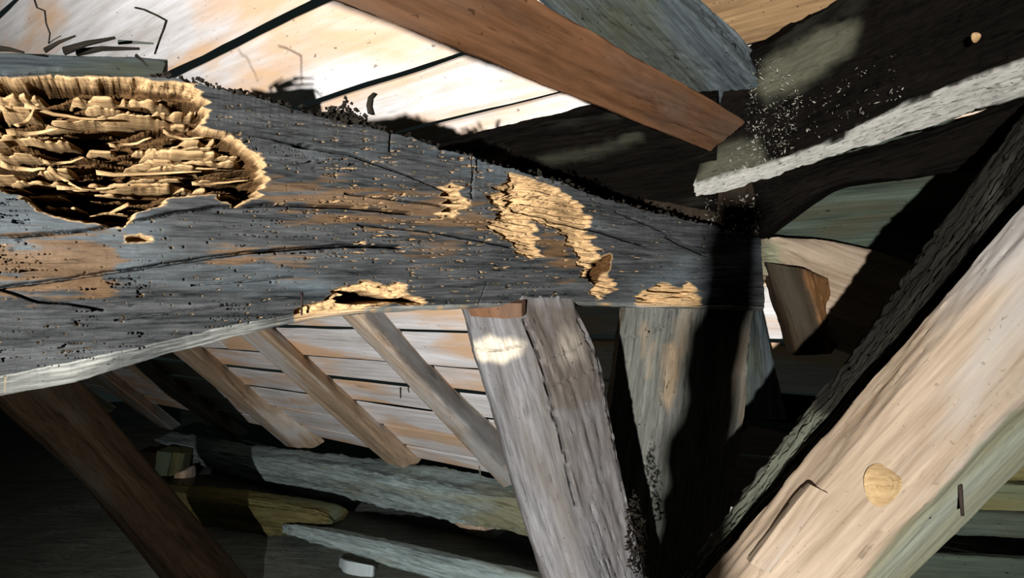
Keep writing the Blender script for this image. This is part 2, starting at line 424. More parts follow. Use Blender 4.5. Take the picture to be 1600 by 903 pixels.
CAV3 = [(520, 470), (540, 454), (566, 452), (590, 460), (622, 464), (656, 462), (648, 476), (600, 474), (552, 480), (528, 476)]
ROT4 = [(994, 462), (1012, 446), (1036, 440), (1062, 452), (1076, 440), (1090, 460), (1090, 480), (1040, 484), (996, 480)]
dep = np.zeros_like(X); rot = np.zeros_like(X); stn = np.zeros_like(X)
# general surface relief along the grain
slope_y = (Y - 330) + (X - 500) * -0.02 + 60 * np.sin((X - 500) / 420) * 0.5
dep += 0.0035 * (fbm(X / 90, slope_y / 5, 41, 4) - .5) + 0.0025 * (fbm(X / 25, slope_y / 3, 43, 3) - .5) + 0.010 * (fbm(X / 220, Y / 120, 44, 2) - .5)
# big insect damaged cavity
m1 = poly_in(wX, wY, ROT1)
k1 = sm(0, 5, m1); inner = sm(0, 13, m1)
hX = X + 30 * (fbm(X / 60, Y / 9, 24, 3) - .5)
hY = Y + 12 * (fbm(X / 50, Y / 16, 25, 2, 0.45) - .5) + 0.03 * X
h1 = 0.55 * fbm(hX / 170 + 9.1, hY / 12 + 4.2, 51, 2, 0.45) + 0.45 * fbm(hX / 80, hY / 5.5, 53, 2, 0.4)
h1 = (0.35 + 0.65 * np.clip((h1 - 0.31) / 0.25, 0, 1.15)) * (0.05 + 0.95 * inner)
h1 = h1 + 0.07 * (fbm(X / 60, Y / 5, 60, 2) - .5)
tt = h1 * 8.0; ti = np.floor(tt); lev = (ti + sm(0.5, 1.0, tt - ti)) / 8.0
fine = 0.006 * (fbm(X / 70, Y / 3.2, 61, 3) - .5)
dep += k1 * (0.006 + fine + 0.09 * lev)
decay_shade = k1 * sm(0.10, 0.24, lev + 0.16 * (fbm(X / 50, Y / 8, 59, 3) - .5)) * 0.95      # brown decay, with recess shade painted into the deeper levels
rot = np.maximum(rot, sm(-3, 2, m1))
# fresh flaked patch to the right
m2 = poly_in(wX, wY, ROT2); k2 = sm(0, 3, m2)
lam = fbm((X + 0.3 * Y) / 55, (Y - 0.16 * X) / 3.6, 63, 2)
dep += k2 * (0.006 + 0.006 * sm(0.38, 0.62, lam) + 0.012 * sm(0.03, 0.0, np.abs(lam - .5)) * sm(.45, .6, fbm(X / 30, Y / 12, 65, 2)) + 0.004 * (fbm(X / 10, Y / 5, 64, 3) - .5))
chew = sm(40, 5, np.hypot(X - 800, Y - 312)) * k2
dep += chew * 0.022 * sm(0.42, 0.6, fbm(X / 14, Y / 8, 66, 3))
rot = np.maximum(rot, sm(-2, 2, m2)); decay_shade = np.maximum(decay_shade, 0.45 * k2 * sm(0.5, 0.75, fbm(X / 40, Y / 20, 67, 3)))
mp = poly_in(wX, wY, PIT); kp = sm(0, 3, mp)
dep += kp * 0.035 * sm(0.35, 0.55, np.abs(((Y - 290) / 12.5) % 1.0 - 0.5) * 2 + 0.25 * (fbm(X / 10, Y / 6, 68, 2) - .5)); rot = np.maximum(rot, sm(-4, 1, mp))
me_ = poly_in(X, Y, EYEH); dep += 0.055 * sm(0, 3, me_); decay_shade = np.maximum(decay_shade, sm(-5, -2, me_)); rot = np.maximum(rot, sm(-6, -3, me_))  # dark of the hole painted out over its rim
m3 = poly_in(wX, wY, ROT3); k3 = sm(0, 3, m3); rot = np.maximum(rot, sm(-2, 3, m3))
dep += k3 * (0.004 + 0.010 * (fbm(X / 14, Y / 6, 71, 4)))
m3c = poly_in(wX, wY, CAV3); dep += 0.065 * sm(0, 4, m3c); decay_shade = np.maximum(decay_shade, sm(0, 4, m3c))  # shade inside the cavity painted dark
m4 = poly_in(wX, wY, ROT4); rot = np.maximum(rot, sm(-2, 2, m4))
dep += sm(0, 3, m4) * (0.005 + 0.016 * sm(0.45, 0.6, fbm(X / 30, Y / 5, 73, 3)))
small = poly_in(wX, wY, [(190, 372), (215, 366), (235, 372), (222, 378), (196, 378)]); dep += 0.02 * sm(-1, 3, small); rot = np.maximum(rot, sm(-5, 1, small))
small = poly_in(wX, wY, [(460, 226), (478, 222), (492, 228), (480, 233), (464, 232)]); dep += 0.025 * sm(-1, 3, small)
# flakes lifted by galleries
dens = np.maximum.reduce([sm(90, 10, np.hypot((X - 770) / 1.0, (Y - 345) / 0.8)), 0.75 * sm(220, 60, np.hypot((X - 640) / 1.6, Y - 320)),
                          0.6 * sm(60, 10, np.hypot((X - 380) / 1.4, Y - 190)), 0.55 * sm(150, 30, np.hypot((X - 850) / 1.8, (Y - 420) * 1.6)), 0.22 + 0 * X])
fl = fbm(X / 15, Y / 2.4, 81, 3)
fk = sm(0.85 - 0.20 * dens, 0.88 - 0.20 * dens, fl)
dep += 0.0055 * fk; rot = np.maximum(rot, fk * 0.75)
# shrinkage cracks
for pts, wd, dp in [
    ([(-170, 392), (0, 370), (135, 360), (175, 352), (260, 335), (345, 323), (450, 320), (545, 324), (640, 333)], 1.9, .03),
    ([(-170, 470), (0, 450), (130, 432), (240, 415), (320, 403), (400, 393), (540, 383), (625, 386)], 1.9, .03),
    ([(0, 452), (60, 472), (110, 476), (160, 484)], 1.3, .015),
    ([(355, 208), (420, 216), (480, 231), (540, 240), (620, 268), (700, 300)], 1.3, .018),
    ([(540, 302), (620, 312), (690, 322)], 1.2, .015), ([(560, 352), (640, 358), (720, 372), (800, 386)], 1.1, .012),
    ([(806, 328), (850, 338), (900, 352), (950, 366), (1010, 384)], 1.6, .02),
    ([(300, 445), (380, 440), (460, 432)], 1.0, .01), ([(180, 500), (300, 484), (420, 470)], 1.0, .008),
    ([(965, 330), (1000, 345), (1040, 362)], 1.4, .014), ([(1045, 370), (1070, 382), (1105, 398)], 2.2, .02),
    ([(738, 268), (737, 310)], 1.3, .012), ([(610, 200), (608, 236)], 1.2, .01), ([(745, 478), (760, 440)], 0.6, .004)]:
    wob = 3.0 * (fbm(X / 28, Y / 28, 91, 3) - .5)
    dd = line_dist(X, Y + wob, pts)
    dep += dp * np.exp(-(dd / wd) ** 2) * (0.6 + 0.6 * fbm(X / 30, Y / 30, 93, 2))
dep += 0.012 * sm(0.012, 0.0, np.abs(fbm(X / 110, slope_y / 7, 95, 2) - .5)) * sm(0.55, 0.65, fbm(X / 70, Y / 40, 97, 2))
# little worm holes
hx = rng.uniform(0, 1100, 70); hy = rng.uniform(130, 590, 70)
hole = np.zeros_like(X)
for a, b_ in zip(hx, hy):
    i0 = max(0, int((a - 8 + 170) / 1362 * nu)); i1 = min(nu, i0 + 14)
    hole[i0:i1] = np.maximum(hole[i0:i1], np.exp(-((X[i0:i1] - a) ** 2 / 3 + (Y[i0:i1] - b_) ** 2 / 2.2)))
dep += 0.005 * hole
# warm brown patches of less weathered wood
nz = fbm(X / 60, Y / 7, 101, 4)
for pts, amt in [([(-170, 385), (0, 380), (150, 365), (180, 380), (170, 465), (90, 460), (0, 450), (-170, 460)], .85),
                 ([(330, 405), (385, 398), (380, 420), (335, 424)], .8), ([(430, 410), (490, 408), (480, 428), (425, 425)], .6),
                 ([(420, 300), (560, 300), (700, 305), (780, 340), (700, 360), (560, 350), (430, 320)], .8),
                 ([(840, 345), (885, 370), (905, 410), (900, 425), (850, 405)], .9), ([(640, 380), (720, 385), (700, 400), (640, 395)], .5),
                 ([(400, 290), (440, 280), (560, 290), (420, 315)], .7)]:
    stn = np.maximum(stn, 0.85 * amt * sm(-9, 9, poly_in(X, Y, pts) + 95 * (nz - .52)))
P = at(X, Y, Z) + bin_ * dep[..., None]
# lower chamfer, underside, back and top close the beam
rows = [P]; ra = [rot]; sa = [stn]
base_b = at(ux, by, beam_z(ux)); low = at(ux, ly, beam_z(ux) + 0.03)
crot = sm(0.55, 0.75, fbm(ux / 26, ux * 0, 111, 3)) * sm(380, 460, ux)
nc = 14
dlast = np.convolve(np.pad(dep[:, -1], 25, mode='edge'), np.ones(51) / 51, 'valid')
for j in range(1, nc + 1):
    f = j / nc
    q = base_b * (1 - f) + low * f
    q = q + bin_ * (0.006 * (fbm(ux / 110, ux * 0 + f * 7, 113, 3) - .5) + dlast * (1 - f))[:, None]
    rows.append(q[:, None]); ra.append(np.maximum(rot[:, -1] * (1 - f) ** .5, crot * 0.9)[:, None]); sa.append((stn[:, -1] * 0)[:, None])
TH = 0.17
under = low + bin_ * TH * 0.95; topb = at(ux, ty, beam_z(ux)) + bin_ * TH
for a, b_, cnt in ((low, under, 8), (under, topb, 10), (topb, at(ux, ty, beam_z(ux)), 12)):
    for j in range(1, cnt + (0 if cnt == 12 else 1)):
        f = j / cnt
        q = a * (1 - f) + b_ * f
        q = q + np.array([0, 0, 1.0]) * (0.008 * (fbm(ux / 22, ux * 0 + f * 6 + cnt, 117, 4) - .5))[:, None]
        rows.append(q[:, None]); ra.append(np.zeros((nu, 1))); sa.append(np.zeros((nu, 1)))
G = np.concatenate(rows, 1); GR = np.concatenate(ra, 1); GS = np.concatenate(sa, 1); nr = G.shape[1]
# pale dusty lower chamfer
fr = frame(G.reshape(-1, 3).mean(0), bdir, np.array([0, 0, 1.0]))
V = to_local(fr, G.reshape(-1, 3))
i = np.arange(nu - 1)[:, None]; j = np.arange(nr)[None, :]
quads = np.stack([i * nr + j, i * nr + (j + 1) % nr, (i + 1) * nr + (j + 1) % nr, (i + 1) * nr + j], -1).reshape(-1, 4)
V = np.concatenate([V, V[:nr].mean(0)[None], V[(nu - 1) * nr:nu * nr].mean(0)[None]])
jj = np.arange(nr)
tris = np.concatenate([np.stack([np.full(nr, nu * nr), (jj + 1) % nr, jj], 1), np.stack([np.full(nr, nu * nr + 1), (nu - 1) * nr + jj, (nu - 1) * nr + (jj + 1) % nr], 1)])
GD = np.zeros((nu, nr)); GD[:, nv - 2:nv + nc + 3] = (0.35 + 0.5 * sm(.35, .65, fbm(ux / 60, ux * 0, 131, 3)))[:, None]
GO = np.concatenate([decay_shade, np.zeros((nu, nr - nv))], 1)
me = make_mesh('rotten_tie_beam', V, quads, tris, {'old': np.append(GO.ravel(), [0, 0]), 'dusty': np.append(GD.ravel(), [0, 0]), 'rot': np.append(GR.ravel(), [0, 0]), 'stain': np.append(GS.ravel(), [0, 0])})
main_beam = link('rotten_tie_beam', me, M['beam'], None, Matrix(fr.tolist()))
tag(main_beam, 'big cambered grey beam eaten out by insects, crossing the whole left side', 'beam')
def on_beam(px, py, out=0.0):
    return at(px, py, beam_z(px)) - bin_ * out

def tube(name, pts, r0, r1, m, parent=None, sides=6, flat=1.0, smooth=True):
    pts = [np.asarray(p, float) for p in pts]
    ax = pts[-1] - pts[0]
    fr = frame(pts[0], ax, np.cross(ax, [0.3, 0.9, 0.1]))
    V = []; n = len(pts)
    for i, p in enumerate(pts):
        r = r0 + (r1 - r0) * i / (n - 1)
        for k in range(sides):
            a = 2 * math.pi * k / sides
            V.append(p + fr[:3, 1] * math.cos(a) * r + fr[:3, 2] * math.sin(a) * r * flat)
    V = to_local(fr, np.array(V))
    q = [[i * sides + k, i * sides + (k + 1) % sides, (i + 1) * sides + (k + 1) % sides, (i + 1) * sides + k] for i in range(n - 1) for k in range(sides)]
    t = []
    for k in range(1, sides - 1):
        t.append([0, k + 1, k]); b_ = (n - 1) * sides; t.append([b_, b_ + k, b_ + k + 1])
    return link(name, make_mesh(name, V, q, t, smooth=smooth), m, parent, Matrix(fr.tolist()))

# torn fibres bridging the cavity, and nails, are parts of the beam
for x0, y0, x1, y1, wd in [(38, 164, 165, 186, .0022), (24, 196, 52, 168, .0028), (0, 168, 60, 160, .003), (150, 270, 315, 266, .0022), (66, 252, 130, 246, .002),
                           (75, 262, 128, 296, .0026), (230, 250, 340, 262, .002), (170, 226, 236, 214, .0022), (0, 256, 70, 262, .003), (88, 292, 200, 288, .002),
                           (255, 205, 318, 214, .002), (10, 206, 90, 199, .003), (200, 320, 140, 338, .002), (300, 285, 388, 280, .0018)]:
    pts = [on_beam(x0 + (x1 - x0) * f, y0 + (y1 - y0) * f + random.uniform(-1.5, 1.5), -0.002 - 0.014 * math.sin(f * 3.1)) for f in np.linspace(0, 1, 7)]
    tube('splinter', pts, wd, wd * 0.35, M['fibre'], main_beam, flat=0.6)
# laminae: thin torn sheets of wood left standing between the galleries
def lamina(cx, cy, ln, sl, tk, fd, seed):
    xs_ = np.linspace(cx - ln / 2, cx + ln / 2, 46); ys_ = cy + sl * (xs_ - cx) + 5 * (fbm(xs_ / 45, xs_ * 0, seed, 3) - .5)
    ok = poly_in(xs_, ys_, ROT1) > 4
    if ok.sum() < 8: return
    lo_i, hi_i = np.where(ok)[0][[0, -1]]
    xs_ = np.linspace(xs_[lo_i], xs_[hi_i], 46); ys_ = cy + sl * (xs_ - cx) + 5 * (fbm(xs_ / 45, xs_ * 0, seed, 3) - .5)
    e = np.clip(np.minimum(np.arange(46), 45 - np.arange(46)) / 9.0, 0, 1) ** .6
    fr_d = fd + 0.05 * np.clip(fbm(xs_ / 18, xs_ * 0, seed + 1, 4) - .38, 0, 1) + 0.05 * (1 - e)
    tp = tk * (0.35 + 0.9 * fbm(xs_ / 20, xs_ * 0, seed + 2, 4)) * (0.25 + 0.75 * e)
    bt = tk * (0.25 + 1.1 * fbm(xs_ / 14, xs_ * 0, seed + 4, 4)) * (0.25 + 0.75 * e)
    bd = np.maximum(fr_d + .012, 0.088)
    drop = rng.uniform(-3, 3)
    def pt(y, d): return at(xs_, y, beam_z(xs_)) + bin_ * d[:, None]
    ring_ = [pt(ys_ - tp, fr_d + .002), pt(ys_ - .1 * tp, fr_d), pt(ys_ + bt, fr_d + .0025), pt(ys_ + bt + drop, (fr_d + bd) / 2), pt(ys_ + bt * .8 + drop, bd), pt(ys_ - tp * .8 + drop, bd), pt(ys_ - tp + drop, (fr_d + bd) / 2)]
    R_ = np.stack(ring_, 1); nr_ = 7
    f_ = frame(R_.mean((0, 1)), bdir, np.array([0, 0, 1.0]))
    a_ = np.arange(45)[:, None]; b2 = np.arange(nr_)[None]
    q_ = np.stack([a_ * nr_ + b2, a_ * nr_ + (b2 + 1) % nr_, (a_ + 1) * nr_ + (b2 + 1) % nr_, (a_ + 1) * nr_ + b2], -1).reshape(-1, 4)
    t_ = [[0, k + 1, k] for k in range(1, nr_ - 1)] + [[45 * nr_, 45 * nr_ + k, 45 * nr_ + k + 1] for k in range(1, nr_ - 1)]
    link('lamina', make_mesh('lamina', to_local(f_, R_.reshape(-1, 3)), q_, t_), M['fibre'], main_beam, Matrix(f_.tolist()))
sd = 300
for row, cy in enumerate(np.arange(134, 350, 11.5)):
    for cx in np.arange(-120, 420, 118):
        sd += 7
        if rng.random() < 0.42: continue
        lamina(cx + rng.uniform(-55, 55) + 40 * (row % 2), cy + rng.uniform(-5, 5), rng.uniform(60, 230), rng.uniform(-.03, .07), rng.uniform(1.0, 4.0), rng.choice([0.004, 0.010, 0.022, 0.036]), sd)
tube('nail', [on_beam(469, 456, .004), on_beam(470, 470, .003), on_beam(471, 492, .001)], .0016, .0011, M['iron'], main_beam)
tube('nail', [on_beam(737, 262, .004), on_beam(737, 278, .003)], .0016, .0011, M['iron'], main_beam)

# ------------------------------------------------------------------ rafters of the far slope
def rafter(Ls, Ms, Rs, label, m='rafter', off=0.15, **k):
    st = [[rp(*l, off), rp(*c, off), rp(*r, 0.0)] for l, c, r in zip(Ls, Ms, Rs)]
    return timber('rafter', st, 0.02, M[m], label, 'rafter', 'rafters under the board slope', na=10, nl=80, rough=0.006, wane=1, **k)
rafter([(455, 400), (533, 492), (640, 604), (787, 762)], [(485, 400), (556, 492), (667, 604), (812, 752)], [(530, 400), (604, 492), (706, 604), (850, 735)],
       'grey rafter nearest the leaning strut, with a dark side face', stain=[([(520, 440), (600, 470), (720, 604), (860, 735), (830, 770), (690, 630), (585, 510)], 6, .85)])  # shaded side face painted darker
rafter([(285, 444), (380, 528), (500, 633), (617, 735)], [(322, 440), (418, 522), (535, 632), (640, 738)], [(345, 440), (437, 520), (555, 626), (658, 718)],
       'orange-tan rafter in the middle of the lit boards, knotty')
rafter([(160, 466), (262, 545), (365, 629), (450, 700)], [(196, 466), (298, 545), (398, 640), (474, 709)], [(218, 462), (320, 545), (415, 625), (507, 690)],
       'pale mould-spotted rafter between the orange-tan ones')
rafter([(90, 490), (197, 573), (289, 636), (362, 686)], [(118, 490), (222, 571), (312, 638), (374, 684)], [(140, 486), (243, 567), (330, 633), (388, 676)],
       'rust-orange rafter in the dim part of the slope')
rafter([(40, 505), (140, 588), (205, 636), (258, 674)], [(60, 505), (160, 586), (222, 634), (268, 672)], [(80, 500), (180, 583), (240, 630), (282, 664)],
       'dim grey-green rafter second from the dark left corner')
rafter([(0, 530), (88, 600), (140, 634), (178, 658)], [(15, 530), (104, 598), (155, 634), (188, 656)], [(30, 525), (120, 594), (170, 630), (205, 650)],
       'farthest barely lit rafter beside the dark left corner')
# tails below the wall plate
def tail(L0, L1, R0, R1, label, m='rafter'):
    mid = lambda a, b_: ((a[0] + b_[0]) / 2, (a[1] + b_[1]) / 2 + 4)
    k = 0.86
    st = [[(*p, rz(*p) * k) for p in (L0, mid(L0, R0), R0)], [(*p, rz(*p) * k) for p in (L1, mid(L1, R1), R1)]]
    return timber('rafter_tail', st, 0.1, M[m], label, 'rafter', 'rafter tails below the plate', na=8, nl=50, rough=0.012)
def ztail(L0, L1, R0, R1, z0, z1, label, m='rafter'):
    mid = lambda a, b_: ((a[0] + b_[0]) / 2, (a[1] + b_[1]) / 2 + 3)
    st = [[(*L0, z0), (*mid(L0, R0), z0 - .1), (*R0, z0)], [(*L1, z1), (*mid(L1, R1), z1 - .1), (*R1, z1)]]
    return timber('rafter_tail', st, 0.12, M[m], label, 'rafter', 'rafter tails below the plate', na=8, nl=50, rough=0.012)
ztail((495, 768), (600, 842), (530, 762), (617, 833), 5.6, 5.4, 'brownish rafter tail left under the pale teal plate', 'olive')
ztail((625, 792), (688, 858), (665, 790), (722, 862), 5.2, 5.0, 'short teal rafter tail under the middle of the plate', 'dim')
ztail((690, 806), (822, 895), (770, 812), (842, 880), 4.6, 4.5, 'tan rafter tail beside the foot of the leaning strut')

# ------------------------------------------------------------------ plates and floor timbers at the eaves
timber('wall_plate', [[(240, 686, 6.6), (262, 700, 6.5), (268, 712, 6.6)], [(360, 708, 5.8), (362, 722, 5.75), (364, 742, 5.85)], [(547, 732, 4.95), (546, 752, 4.9), (545, 782, 5.0)],
       [(700, 757, 4.4), (698, 782, 4.35), (696, 814, 4.45)], [(870, 790, 3.9), (866, 820, 3.85), (862, 846, 3.95)]], 0.25, M['dim'],
       'long pale teal-grey plate running behind the leaning strut', 'beam', rough=0.02, nl=140)
timber('floor_joist', [[(200, 762, 5.2), (205, 776, 5.1), (210, 832, 5.2)], [(360, 776, 4.7), (362, 790, 4.6), (364, 838, 4.7)], [(490, 796, 4.4), (492, 804, 4.35), (470, 836, 4.4)], [(520, 812, 4.4), (521, 815, 4.35), (512, 826, 4.4)]],
       0.2, M['olive'], 'short olive-brown beam with a pointed end, behind the dark brace', 'beam', rough=0.015)
timber('floor_joist', [[(440, 818, 4.4), (442, 832, 4.4)], [(500, 826, 4.1), (490, 848, 4.1)], [(641, 856, 3.6), (620, 888, 3.6)], [(840, 902, 3.1), (800, 945, 3.1)], [(900, 918, 3.0), (870, 965, 3.0)]],
       0.2, M['dim'], 'dull grey joist lying lowest along the rubble floor', 'beam', rough=0.015)
timber('brace', [[(-60, 480, 2.5), (-140, 480, 2.45), (-160, 475, 2.55)], [(85, 612, 2.8), (14, 632, 2.72), (0, 640, 2.82)], [(215, 757, 3.1), (135, 752, 3.0), (118, 745, 3.12)], [(345, 905, 3.4), (280, 905, 3.3), (250, 905, 3.42)], [(420, 990, 3.6), (350, 990, 3.5), (325, 990, 3.6)]],
       0.15, M['darkbrown'], 'dark brown diagonal brace in the shadowy lower left corner', 'brace', rough=0.006, nl=90)
for px, py, wpx, h, zz, lab in [(225, 735, 30, 60, 6.0, 'narrow upright stub left beside the end of the teal plate'), (250, 738, 22, 66, 5.9, 'upright board stub in the middle below the plate end'), (272, 736, 20, 60, 5.95, 'upright board stub right below the plate end')]:
    timber('upright_stub', [[(px - wpx / 2 + 6, py - h / 2, zz), (px + wpx / 2 + 6, py - h / 2 + 3, zz)], [(px - wpx / 2 - 6, py + h / 2, zz), (px + wpx / 2 - 6, py + h / 2, zz)]], 0.2, M['darkbrown' if wpx == 30 else 'olive'],
           lab, 'stub', 'upright stubs below the plate end', na=8, nl=30, rough=0.01)
timber('wood_offcut', [[(272, 740, 5.7), (290, 735, 5.7)], [(262, 766, 5.7), (290, 764, 5.7)]], 0.2, M['rafter'], 'small tan offcut on the olive-brown beam', 'offcut', na=8, nl=20, rough=0.01, wane=2)

# floor of rubble fill, with a pale block
nf = 160
FX = np.linspace(-6, 5, nf); FY = np.linspace(-3, 7, nf)
gx, gy = np.meshgrid(FX, FY, indexing='ij')
FLOOR_Z = EYE[2] - 1.95 * S
gz = FLOOR_Z + 0.05 * (fbm(gx * 3, gy * 3, 121, 4) - .5) + 0.03 * (fbm(gx * 14, gy * 14, 122, 3) - .5)
i = np.arange(nf - 1)[:, None]; j = np.arange(nf - 1)[None, :]
q = np.stack([i * nf + j, (i + 1) * nf + j, (i + 1) * nf + j + 1, i * nf + j + 1], -1).reshape(-1, 4)
fl_ = link('floor', make_mesh('floor', np.stack([gx, gy, gz], -1).reshape(-1, 3), q), M['floor'])
tag(fl_, 'rough grey rubble fill between the joists', kind='structure')
timber('lime_block', [[(540, 876, 4.0), (584, 884, 3.9), (592, 890, 4.1)], [(536, 925, 3.95), (582, 930, 3.85), (592, 930, 4.05)]], 0.22, M['block'], 'pale bluish block standing on the rubble floor', 'block', na=8, nl=24, rough=0.008, wane=1)

# ------------------------------------------------------------------ leaning strut under the beam
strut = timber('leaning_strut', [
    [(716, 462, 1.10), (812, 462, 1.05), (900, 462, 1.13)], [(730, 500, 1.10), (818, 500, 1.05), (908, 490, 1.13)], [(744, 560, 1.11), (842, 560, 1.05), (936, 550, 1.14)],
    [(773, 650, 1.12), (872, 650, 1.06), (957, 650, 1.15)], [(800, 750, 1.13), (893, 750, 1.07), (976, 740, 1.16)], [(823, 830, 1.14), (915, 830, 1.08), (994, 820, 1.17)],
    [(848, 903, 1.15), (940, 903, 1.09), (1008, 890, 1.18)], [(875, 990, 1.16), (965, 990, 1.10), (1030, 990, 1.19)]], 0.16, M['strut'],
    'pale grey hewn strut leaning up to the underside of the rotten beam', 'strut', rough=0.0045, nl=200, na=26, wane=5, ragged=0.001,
    rot=[([(738, 532), (770, 522), (822, 538), (818, 555), (790, 566), (742, 566)], 7, .95), ([(880, 512), (910, 520), (912, 560), (880, 575), (868, 545)], 10, .22)],
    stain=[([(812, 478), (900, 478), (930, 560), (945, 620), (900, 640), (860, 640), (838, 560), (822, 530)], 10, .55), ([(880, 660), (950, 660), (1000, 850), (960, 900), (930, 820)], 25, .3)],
    cracks=[([(818, 500), (845, 560), (858, 620), (885, 720), (900, 790)], 2.0, .010), ([(905, 500), (935, 560), (950, 640), (965, 720)], 1.6, .006), ([(742, 546), (780, 548), (820, 538)], 1.2, .006),
            ([(860, 560), (900, 545), (925, 525)], 1.0, .004), ([(870, 600), (905, 588), (935, 570)], 1.0, .004)])
timber('tenon', [[(726, 476, 1.07), (790, 474, 1.045), (815, 474, 1.03)], [(734, 494, 1.085), (790, 498, 1.05), (815, 496, 1.032)]], 0.02, M['brown'], 'fresh brown tenon shoulder', parent=strut, na=10, nl=14, rough=0.001)

# ------------------------------------------------------------------ main post
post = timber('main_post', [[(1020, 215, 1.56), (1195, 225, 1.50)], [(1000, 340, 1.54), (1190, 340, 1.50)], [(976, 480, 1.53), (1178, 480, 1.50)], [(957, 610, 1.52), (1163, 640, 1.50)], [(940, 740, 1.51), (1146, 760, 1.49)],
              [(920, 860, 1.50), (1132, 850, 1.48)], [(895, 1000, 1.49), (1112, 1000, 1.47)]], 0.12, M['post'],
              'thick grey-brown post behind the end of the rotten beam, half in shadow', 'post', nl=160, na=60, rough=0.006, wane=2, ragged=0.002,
              rot=[([(1040, 540), (1056, 535), (1062, 580), (1046, 640), (1030, 620)], 6, .45), ([(1000, 500), (1016, 500), (1010, 560), (1000, 560)], 6, .3), ([(1018, 535), (1030, 530), (1020, 590), (1012, 590)], 5, .25)],
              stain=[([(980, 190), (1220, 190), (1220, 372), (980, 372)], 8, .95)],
              cracks=[([(1048, 490), (1040, 560), (1026, 650), (1010, 780), (1006, 800)], 1.6, .014), ([(1022, 490), (1010, 560), (996, 660)], 1.1, .007), ([(972, 525), (1005, 524), (1030, 512), (1046, 500)], 1.8, .014), ([(1085, 500), (1070, 640), (1050, 850)], 1.2, .008)])

# ------------------------------------------------------------------ timbers overhead
def extend(a, b_, t):                       # carry the line b -> a on by t of its length
    P = at(*b_) + (at(*a) - at(*b_)) * (1 + t) - EYE
    z = P[1] / S
    return (800 + F * P[0] / P[1], 451.5 - F * P[2] / P[1], z)
timber('overhead_brace', [[extend((420, -40, .60), (1110, 236, 1.36), .7), extend((493, -203, .58), (1166, 190, 1.31), .7)], [(1110, 236, 1.36), (1166, 190, 1.31)]], 0.09, M['brown'], 'reddish brown sawn timber crossing overhead, its cut end above the post', 'timber', nl=160, na=30, rough=0.004, wane=1)
timber('valley_rafter', [[rp(720, -120, .14), rp(965, -100, .14)], [rp(860, 20, .14), rp(1060, 0, .14)], [rp(980, 110, .13), rp(1140, 80, .13)], [rp(1080, 230, .10), rp(1200, 150, .10)]], 0.08, M['slate'],
       'blue-grey dusty timber behind the reddish brown one', 'timber', nl=120, na=30, rough=0.006, ragged=0.004,
       stain=[([(860, 0), (1000, 0), (1100, 110), (1130, 190), (1060, 190)], 18, .5)])
timber('purlin', [[rp(560, 262, .20), rp(560, 320, .28), rp(560, 380, .24)], [rp(800, 206, .20), rp(805, 250, .28), rp(810, 320, .24)], [rp(930, 182, .18), rp(950, 222, .26), rp(960, 365, .22)], [rp(1120, 150, .14), rp(1120, 190, .22), rp(1120, 385, .2)]], 0.08, M['soot'],  # shade band above the beam built as black timber
       'sooty purlin showing just above the middle of the rotten beam', 'beam', nl=110, na=16, rough=0.008, stain=[([(840, 250), (1000, 205), (1010, 216), (850, 262)], 6, .25)])  # paler stripe paints its lit edge
ub = timber('soot_beam', [
    [(1150, 85, 1.34), (1082, 292, 1.42), (1090, 304, 1.46)], [(1200, 60, 1.30), (1200, 256, 1.33), (1200, 276, 1.38)], [(1340, -15, 1.14), (1300, 222, 1.22), (1300, 243, 1.27)],
    [(1440, -75, 1.04), (1400, 172, 1.12), (1405, 214, 1.18)], [(1540, -130, .96), (1500, 131, 1.03), (1510, 178, 1.09)], [(1640, -190, .90), (1600, 97, .96), (1612, 146, 1.02)], [(1760, -250, .85), (1740, 40, .90), (1750, 92, .96)]],  # shade on the right part is kept in the black base colour
    0.10, M['soot'], 'massive soot-black beam in the upper right with a pale lower edge', 'beam', nl=180, na=34, rough=0.010, wane=1, ragged=0.003, knobs=0.002,
    rot=[([(1070, 288), (1100, 286), (1200, 256), (1300, 221), (1400, 171), (1500, 130), (1600, 96), (1740, 38), (1770, 100), (1620, 160), (1500, 192), (1400, 226), (1300, 252), (1200, 286), (1090, 314)], 2.5, .85)],
    stain=[([(1180, 140), (1200, 90), (1290, 40), (1345, 30), (1330, 70), (1260, 130), (1200, 155)], 14, .8), ([(1080, 290), (1120, 230), (1180, 215), (1200, 255)], 10, .6)])  # lit part of the upper face painted as a paler patch
timber('strut_beam', [[(1175, 286, 1.46), (1180, 312, 1.44), (1185, 372, 1.47)], [(1300, 246, 1.36), (1300, 262, 1.33), (1292, 296, 1.36)], [(1420, 212, 1.24), (1420, 230, 1.22), (1420, 276, 1.24)], [(1560, 165, 1.11), (1560, 180, 1.09), (1556, 250, 1.12)], [(1700, 110, 1.0), (1700, 130, .98), (1700, 215, 1.0)]],  # shadow band below the beam built as an added black timber
       0.06, M['soot'], 'black timber tucked close under the pale edge of the massive soot-black beam', 'beam', nl=90, na=14, rough=0.006)

